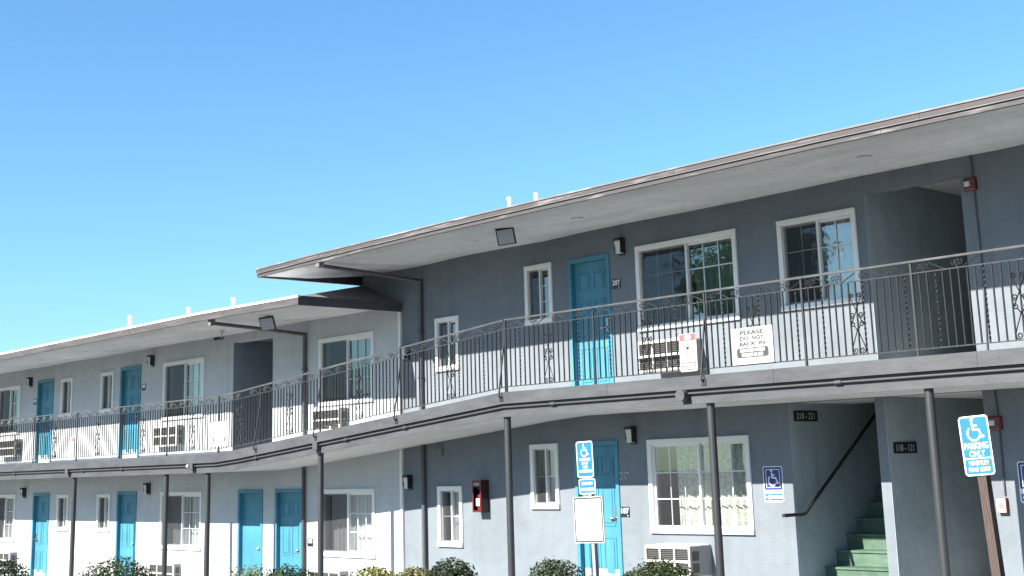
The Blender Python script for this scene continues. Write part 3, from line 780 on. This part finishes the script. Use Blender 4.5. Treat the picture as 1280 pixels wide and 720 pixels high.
# fire extinguisher cabinet
t_ = thing('fire_extinguisher_cabinet', 'red wall cabinet holding a fire extinguisher beside a narrow window', 'extinguisher cabinet', (-17.46,0,-.685))
b = MB(); w, h, d = .22, .51, .17
b.box(-w/2,w/2,-.012,-.001,0,h); b.box(-w/2,-w/2+.012,-d,-.012,0,h); b.box(w/2-.012,w/2,-d,-.012,0,h); b.box(-w/2+.012,w/2-.012,-d,-.012,h-.012,h); b.box(-w/2+.012,w/2-.012,-d,-.012,0,.012)
cab = b.build('cabinet', M['red_dark'], t_)
b = MB(); b.ring([(-w/2,0),(w/2,0),(w/2,h),(-w/2,h)], [(-w/2+.025,.03),(w/2-.025,.03),(w/2-.025,h-.03),(-w/2+.025,h-.03)], -d-.008, -d-.0005); b.box(-w/2+.02,w/2-.02,-d-.006,-d-.0007,h-.11,h-.02)
do = b.build('door_frame', M['red'], t_)
MB().text('FIRE', 0, h-.065, .13, .035, -d-.0068).build('lettering', M['sign_white'], do)
b = MB(); b.tube([(0,-.09,.03),(0,-.09,.27)], .056, 14); b.tube([(0,-.09,.27),(0,-.09,.32)], .045, 12, True, .02); b.build('extinguisher', M['red'], t_)
b = MB(); b.tube([(0,-.1,.32),(0,-.1,.36)], .018, 8); b.bar((-.02,-.13,.37),(.06,-.13,.38),.02,.015); b.tube([(.03,-.12,.36),(.06,-.14,.30),(.05,-.15,.15)], .011, 6); b.build('valve', M['black'], t_)
MB().box(-.045,.035,-.152,-.149,.10,.22).build('label', M['sign_white'], t_)

# ------------------------------------------------------------------ signs
def wheelchair(mb, cx, cz, s, y):
    P = lambda pts: [(cx+x*s, cz+z*s) for x,z in pts]
    mb.poly(P(circ(-.08,.43,.075,12)), y-.0015, y)
    mb.stroke(P([(-.07,.32),(-.045,.02),(.20,.02),(.34,-.30),(.43,-.26)]), .085*s, y)
    mb.stroke(P([(-.04,.18),(.15,.18)]), .07*s, y, .0018)
    arc = [(-.03+.29*math.cos(R(a)), -.14+.29*math.sin(R(a))) for a in range(128, 345, 9)]
    mb.stroke(P(arc), .075*s, y, .0021)
    return mb
def plate(t_, x0, x1, z0, z1, mat, border=None, r_=.03, y=-.004, bw=.012):
    pl = MB().poly(rrect(x0,x1,z0,z1,r_), y, y+.004).build('plate', M[mat], t_)
    if border:
        b = MB().ring(rrect(x0+.003,x1-.003,z0+.003,z1-.003,r_), rrect(x0+bw,x1-bw,z0+bw,z1-bw,max(.004,r_-bw*.6)), y-.0015, y-.0002)
        b.build('border', M[border], t_)
    return pl
# number plates
def numplate(x, z, y, txt, label):
    t_ = thing('room_number_plate', label, 'number plate', (x,y,z), group='room number plates')
    plate(t_, -.095,.095,-.075,.075,'navy',None,.006)
    m_ = MB()
    if txt: m_.text(txt, 0, .018, .155, .08, -.004, .001, .03); m_.poly(circ(.055,-.052,.009,8), -.0052,-.004)
    else: m_.poly([(-.06,-.01),(.06,-.01),(.06,.055),(-.06,.055)], -.0052,-.004)
    m_.build('numerals', M['sign_white'], t_)
numplate(-14.295,2.705,0,'207','black plate reading 207 beside the upstairs blue door')
numplate(-14.325,-.68,0,'107','black plate reading 107 beside the ground floor blue door')
numplate(-29.19,2.065,YL,'','black and white number plate beside the pale wing second upstairs door')
numplate(-35.06,2.05,YL,'','black and white number plate beside the pale wing far left upstairs door')
numplate(-22.46,-1.26,YL,'','black and white number plate between the close ground doors and the end window')
# room range signs on the passage walls (facing +x)
def range_sign(loc, txt, label):
    t_ = thing('room_range_sign', label, 'sign', loc, (0,0,R(90)), group='black room range signs')
    plate(t_, -.27,.27,-.07,.07,'navy',None,.004,-.008)
    MB().text(txt, 0, 0, .40, .085, -.008, .001, .005).build('numerals', M['lens'], t_)
range_sign((-11.258,.36,.575),'218 - 221','black sign reading 218 - 221 at the top of the stair opening')
range_sign((-9.788,.385,.11),'118 - 121','black sign reading 118 - 121 on the passage wall')
# accessible route signs on the wall
def access_sign(x, z, label, arrow=True):
    t_ = thing('accessibility_sign', label, 'sign', (x,0,z), group='blue accessible route signs')
    plate(t_, -.16,.16,-.235,.235,'sign_white',None,.03,-.006)
    MB().poly(rrect(-.148,.148,-.075,.223,.022), -.0075,-.0062).build('blue_field', M['sign_navy'], t_)
    m_ = wheelchair(MB(), 0, .078, .23, -.0077)
    m_.ring([(-.115,-.048),(.115,-.048),(.115,.195),(-.115,.195)], [(-.107,-.040),(.107,-.040),(.107,.187),(-.107,.187)], -.0088,-.0077)
    m_.build('wheelchair_symbol', M['sign_white'], t_)
    MB().text('ENTRANCE', 0, -.100, .24, .030, -.0062, .001, .02).build('lettering', M['sign_blue'], t_)
    a = MB().poly(rrect(-.145,.145,-.215,-.125,.012), -.0075,-.0062); a.build('arrow_field', M['sign_blue'], t_)
    a = MB().poly([(-.13,-.17),(-.06,-.205),(-.06,-.188),(.135,-.188),(.135,-.152),(-.06,-.152),(-.06,-.135)], -.0088,-.0077); a.build('arrow', M['sign_white'], t_)
access_sign(-11.59,-.31,'dark blue wheelchair sign with white arrow on the wall left of the stairs')
access_sign(-7.93,-.33,'dark blue wheelchair sign cut off at the right edge of the picture')
# adhesive residue under the walkway beside door 107
m_ = MB()
for dx, dz in ((-.1,.04),(-.07,.045),(-.03,.02),(-.02,.05),(.03,.05),(.07,.04),(.09,.045),(-.06,-.03),(-.04,-.05),(.05,-.04),(.02,.0)):
    m_.poly(circ(dx,dz,.010,6), -.004, -.001)
tag(m_.build('glue_marks', M['lens']), 'cluster of pale glue marks left on the slate wall beside door 107', 'glue marks').location = (-14.33,0,-.16)

# signs on the railing
def back_in(x, z, label, w=.64, h=.455, paled=False):
    ink = 'faint' if paled else 'sign_black'; blk = 'faint' if paled else 'sign_grey'; base = 'sign_white' if paled else 'sign_board'  # pale ink and whiter board paint in the glare on the print
    t_ = thing('parking_notice', label, 'sign', (x,YR-.03,z), group='do not back in signs on the railing')
    plate(t_, -w/2,w/2,-h/2,h/2,base,None,.008)
    m_ = MB()
    for s_, zz, cx, ww in (('PLEASE',.165,.0,.36),('DO  NOT',.095,.0,.37),('BACK  IN',.025,.0,.39)): m_.text(s_, cx, zz, ww, .05, -.004, .001, .03)
    m_.build('lettering', M[ink], t_)
    m_ = MB().poly(rrect(-.245,.245,-.145,-.025,.03), -.0052,-.004); m_.build('grey_block', M[blk], t_)
    m_ = MB()
    for a,b,c,d_ in ((-.195,.03,-.076,-.037),(.045,.19,-.076,-.037),(-.17,.01,-.133,-.090),(.025,.07,-.133,-.090),(.085,.16,-.133,-.090)): m_.poly([(a,c),(b,c),(b,d_),(a,d_)], -.0064,-.0053)
    m_.build('white_bars', M[base], t_)
back_in(-10.63,1.405,'white PLEASE DO NOT BACK IN sign on the slate wing railing')
back_in(-23.33,.80,'glare-paled white PLEASE DO NOT BACK IN sign on railing at the ramp foot', paled=True)
def tow(x, z, label, blank=False):
    t_ = thing('parking_notice', label, 'sign', (x,YR-.03,z), group='red and white notices on the railing')
    plate(t_, -.145,.145,-.245,.245,'sign_board',None,.025)
    r_ = MB().poly(rrect(-.137,.137,.155,.236,.02), -.0052,-.004)
    r_.stroke([(-.13,.105),(.13,.105)], .008, -.004); r_.build('red_header', M['sign_red'], t_); r_ = MB()
    r_.ring([(-.125,-.225),(.125,-.225),(.125,-.125),(-.125,-.125)], [(-.110,-.213),(.110,-.213),(.110,-.137),(-.110,-.137)], -.0052,-.004)
    r_.stroke([(-.12,-.176),(.12,-.176)], .010, -.004);
    r_.build('red_footer', M['sign_red'], t_)
    MB().poly([(-.05,.170),(.05,.170),(.05,.220),(-.05,.220)], -.0064,-.0053).build('white_block', M['sign_white'], t_)
    m_ = MB(); m_.poly([(-.035,.055),(.005,.045),(.03,.07),(-.03,.075)], -.0052,-.004); m_.stroke([(-.01,.06),(.0,.03)], .02, -.004); m_.stroke([(-.02,-.02),(-.005,.0)], .008, -.004)
    m_.build('pictogram', M['sign_black'], t_)
tow(-11.67,1.40,'red and white parking notice on the slate wing railing beside a post')
tow(-29.68,.715,'small red and white notice on the pale wing railing')

# accessible parking signs on posts
t_ = thing('parking_sign', 'blue PARKING ONLY wheelchair sign leaning on a brown wooden post', 'parking sign', (-6.80,-3.0,gz(-6.8)-.0), (0,R(-3.0),0))
zs = .085-gz(-6.8)
MB().box(-.045,.045,.012,.10,-.1,zs+.10).build('wooden_post', M['wood'], t_)
pz = MB(); pz.poly(rrect(-.155,.155,zs-.28,zs+.28,.035), -.002,.003); pz.tube([(0,-.006,zs+.262),(0,.0,zs+.262)], .012, 8); pz.build('plate', M['sign_white'], t_)
MB().poly(rrect(-.141,.141,zs-.114,zs+.266,.025), -.0035,-.0021).build('blue_panel', M['sign_blue'], t_)
MB().poly(rrect(-.141,.141,zs-.266,zs-.124,.025), -.0035,-.0021).build('blue_panel', M['sign_blue'], t_)
m_ = wheelchair(MB(), .0, zs+.145, .225, -.0036)
m_.build('wheelchair_symbol', M['sign_white'], t_)
m_ = MB(); m_.text('PARKING', 0, zs-.002, .25, .062, -.0036, .001, .012); m_.text('ONLY', 0, zs-.076, .16, .060, -.0036, .001, .012)
m_.build('lettering', M['sign_white'], t_); m_ = MB(); m_.text('MINIMUM', 0, zs-.163, .20, .045, -.0036, .001, .02); m_.text('FINE $250', 0, zs-.225, .22, .046, -.0036, .001, .02)
m_.build('lettering', M['sign_white'], t_)
X2, Y2 = -12.17, -2.9
t_ = thing('parking_sign', 'steel post with two blue wheelchair plates above a white notice board before door 107', 'parking sign', (X2,Y2,gz(X2)*.976), (0,R(-1.5),0))
t_.scale = (.976,.976,.976); z0 = -gz(X2)
MB().box(-.012,.040,.004,.06,-.15,z0+.30).build('steel_post', M['galv'], t_)
def blue_plate(za, zb, cx):
    MB().poly(rrect(cx-.145,cx+.145,za,zb,.03), -.002,.003).build('plate', M['sign_white'], t_)
    MB().poly(rrect(cx-.131,cx+.131,za+.013,zb-.013,.02), -.0035,-.0021).build('blue_panel', M['sign_blue'], t_)
blue_plate(z0-.14, z0+.31, -.035); blue_plate(z0-.345, z0-.155, -.02)
m_ = wheelchair(MB(), -.035, z0+.195, .17, -.0036); m_.build('wheelchair_symbol', M['sign_white'], t_)
m_ = MB()
for s_, zz, ww in (('PARKING',.085,.19),('ONLY',.038,.12),('VAN',-.010,.09),('ACCESSIBLE',-.060,.23)): m_.text(s_, -.035, z0+zz, ww, .034, -.0036, .001, .015)
m_.build('lettering', M['sign_white'], t_); m_ = MB(); m_.text('MINIMUM', -.02, z0-.215, .19, .038, -.0036, .001, .02); m_.text('FINE $250', -.02, z0-.29, .22, .045, -.0036, .001, .02)
m_.build('lettering', M['sign_white'], t_)
pb = MB().poly(rrect(-.285,.235,z0-.945,z0-.375,.03), -.006,.003).build('notice_board', M['sign_board'], t_)
MB().ring(rrect(-.271,.221,z0-.931,z0-.389,.02), rrect(-.257,.207,z0-.917,z0-.403,.012), -.0075,-.0061).build('border', M['sign_black'], pb)
m_ = MB(); rnd = random.Random(3)
for row in range(9):
    x = -.18
    while x < .14:
        L_ = rnd.uniform(.01,.035)
        if rnd.random() < .3: m_.stroke([(x,z0-.45-.05*row),(x+L_,z0-.45-.05*row)], .008, -.0061, .0008)
        x += L_+.02
m_.build('glare_paled_lettering', M['faint'], pb)  # print lost in glare, drawn as broken pale strokes

# ================================================================== STAIRS
st = thing('staircase', 'green painted concrete staircase climbing into the slate wing', 'staircase', (-10.59,.3,-1.8))
s = MB(); ox, oy, oz = -10.59, .3, -1.8
prof = [(.30,-1.8)]
for k in range(14):
    y = .30+.265*k; z = -1.6+.198*k
    prof += [(y+.01, z-.03), (y-.012, z-.028), (y-.012, z), (y+.265+.01, z)] if k else [(y, z-.03), (y-.012, z-.028), (y-.012, z), (y+.275, z)]
x0, x1 = -11.255, -9.93
n = len(prof)
vs = [(x0-ox,y-oy,z-oz) for y,z in prof]+[(x1-ox,y-oy,z-oz) for y,z in prof]
s.add(vs, [(i,i+1,n+i+1,n+i) for i in range(n-1)])
s.build('steps', M['stair'], st)
hr = thing('handrail', 'dark handrail sloping up the stairwell wall with a level end sticking out', 'handrail', (-11.15,.04,-.70))
q = [(-11.15,-.42,-.70),(-11.15,-.02,-.70),(-11.15,.06,-.685),(-11.15,2.2,.82),(-11.15,3.3,1.62)]
MB().tube([Vector(p)-Vector((-11.15,.04,-.70)) for p in q], .024, 10).build('rail', M['iron'], hr)
for yy, zz in ((.5,-.38),(1.6,.40)): MB().bar((-.10,yy-.04,zz+.64),(-.0,yy-.04,zz+.70),.012,.012).build('bracket', M['iron'], hr)

# ================================================================== PLANTS
def leaves(mb, cx, cy, cz, rx, ry, rz, n, size, rnd, lump=.22, core=.55, top=None):
    ph = [rnd.uniform(0,6.28) for _ in range(6)]
    for _ in range(n):
        u = rnd.uniform(-1,1); a = rnd.uniform(0,2*math.pi); q = math.sqrt(1-u*u)
        d = Vector((q*math.cos(a), q*math.sin(a), u))
        k = 1+lump*.5*(math.sin(3*a+ph[0])*q+math.sin(5*u+ph[1])+.6*math.sin(7*a+4*u+ph[2]))*.6
        t_ = k*(core+(1-core)*rnd.random()**.5)
        if rnd.random() < .06: t_ *= 1.10
        p = Vector((cx+d.x*rx*t_, cy+d.y*ry*t_, cz+d.z*rz*t_))
        nn = (d+Vector((rnd.gauss(0,.55),rnd.gauss(0,.55),rnd.gauss(0,.55)+.3))).normalized()
        ax = nn.cross(Vector((rnd.gauss(0,1),rnd.gauss(0,1),rnd.gauss(0,1)))).normalized(); bx_ = nn.cross(ax)
        L_ = size*rnd.uniform(.7,1.3); w = L_*.5
        mb.add([p-ax*L_*.5, p+bx_*w*.5+nn*w*.15, p+ax*L_*.5, p-bx_*w*.5+nn*w*.15], [(0,1,2,3)])
def bush(x, top, rx, rz, mat, label, n=2200, size=.07, y=-2.4, lump=.2):
    rnd = random.Random(int(x*100)); zg = gz(x)+.02
    t_ = thing('bush', label, 'bush', (x,y,zg), group='clipped bushes in the planter')
    mb = MB(); leaves(mb, 0, 0, top-zg-rz, rx, rx*.9, rz, int(n*2.2), size*.8, rnd, lump, .5)
    mb.build('foliage', M[mat], t_)
    b = MB()
    for k in range(6):
        a = rnd.uniform(0,6.28); b.tube([(.03*math.cos(a),.03*math.sin(a),-.05),(.35*rx*math.cos(a),.35*rx*math.sin(a),(top-zg)*.45),(.6*rx*math.cos(a),.6*rx*math.sin(a),(top-zg)*.75)], .014, 5, True, .006)
    b.build('stems', M['bark'], t_)
bush(-25.55,-1.50,.95,.62,'leaf_mid','large rounded green bush in front of the second ground floor door',3400,.08)
bush(-31.15,-1.63,.75,.55,'leaf_dark','dark green bush at the far left under the air conditioner',2200,.08)
bush(-20.75,-1.52,.72,.50,'leaf_pale','loose yellowish green bush in front of the flat blue door',1700,.085,lump=.45)
bush(-19.62,-1.40,.58,.50,'leaf_mid','loose green bush in front of the panelled blue door',1800,.08,lump=.4)
bush(-17.33,-1.415,.55,.42,'leaf_yellow','bright yellow bush beneath the pale wing end window',1700,.08)
bush(-16.28,-1.34,.42,.42,'leaf_pale','pale variegated bush beside the slate wall drainpipe',1500,.07)
bush(-15.46,-1.24,.48,.45,'leaf_dark','dark green bush below the narrow window left of the extinguisher',2400,.07)
bush(-13.38,-1.17,.44,.45,'leaf_mid','green clipped bush left of the sign post by door 107',2200,.065)
bush(-11.58,-1.11,.58,.48,'leaf_mid','green clipped bush in front of the big ground window air conditioner',2800,.065)
def tree(x, y, h, r_, label, seed):
    rnd = random.Random(seed); zg = gz(x)-.12
    t_ = thing('tree', label, 'tree', (x,y,zg), group='trees across the parking lot')
    b = MB(); b.tube([(0,0,-.1),(.05,.03,h*.25),(-.05,.08,h*.5),(.1,0,h*.75)], .22, 8, True, .06)
    mb = MB()
    for k in range(26):
        a = rnd.uniform(0,6.28); rr = r_*rnd.uniform(.2,.8); z_ = h*rnd.uniform(.36,.9)
        cx, cy = rr*math.cos(a), rr*math.sin(a)
        b.tube([(0,0,z_*.62),(cx*.5,cy*.5,z_*.85),(cx,cy,z_)], .07, 5, True, .02)
        q = r_*rnd.uniform(.32,.5)
        leaves(mb, cx, cy, z_, q, q, q*.75, 800, .30, rnd, .5, .3)
    b.build('trunk', M['bark'], t_); mb.build('crown', M['leaf_tree'], t_)
tree(-32.9,-26,12.4,4.0,'leafy green tree across the lot mirrored in the big upstairs window',5)

# ================================================================== SUN, SKY, CAMERA
to_sun = Vector((-.33,-2.25,1.565)).normalized()
el = math.asin(to_sun.z)
sd = bpy.data.lights.new('sun', 'SUN'); sd.energy = 4.7; sd.angle = R(.5); sd.color = (1,.93,.80)
so_ = bpy.data.objects.new('sun', sd); COL.objects.link(so_); so_.rotation_euler = (-to_sun).to_track_quat('-Z','Y').to_euler()
w = bpy.data.worlds.new('World'); scene.world = w; w.use_nodes = True
N, L = w.node_tree.nodes, w.node_tree.links
sk = N.new('ShaderNodeTexSky'); sk.sky_type = 'NISHITA'; sk.sun_disc = False; sk.sun_elevation = el
sk.sun_rotation = math.atan2(to_sun.x, to_sun.y); sk.altitude = 50; sk.air_density = 1.15; sk.dust_density = .55; sk.ozone_density = 2.2
tint = N.new('ShaderNodeVectorMath'); tint.operation = 'MULTIPLY'; tint.inputs[1].default_value = (.55,.85,1.06)   # clear, deep blue air
L.new(sk.outputs[0], tint.inputs[0]); L.new(tint.outputs[0], N['Background'].inputs['Color']); N['Background'].inputs['Strength'].default_value = .0548

cam = bpy.data.cameras.new('camera'); co = bpy.data.objects.new('camera', cam); COL.objects.link(co)
cam.sensor_fit = 'HORIZONTAL'; cam.sensor_width = 36; cam.lens = 1718.4534/1280*36
cam.shift_x = 0; cam.shift_y = -(360-216.7518)/1280
r_ = Vector((0.67353841,0.73857082,-0.02931113)); u_ = Vector((0.17426386,-0.12013251,0.97734348)); f_ = Vector((-0.71831616,0.66338625,0.20962006))
mw = Matrix(((r_.x,u_.x,-f_.x,0),(r_.y,u_.y,-f_.y,-15.3),(r_.z,u_.z,-f_.z,0),(0,0,0,1)))
co.matrix_world = mw; cam.clip_end = 2000; cam.clip_start = .1
scene.camera = co
scene.view_settings.view_transform = 'Standard'; scene.view_settings.look = 'None'
scene.view_settings.exposure = 1.97; scene.view_settings.gamma = 1
scene.cycles.max_bounces = 8; scene.cycles.diffuse_bounces = 4; scene.cycles.transparent_max_bounces = 16
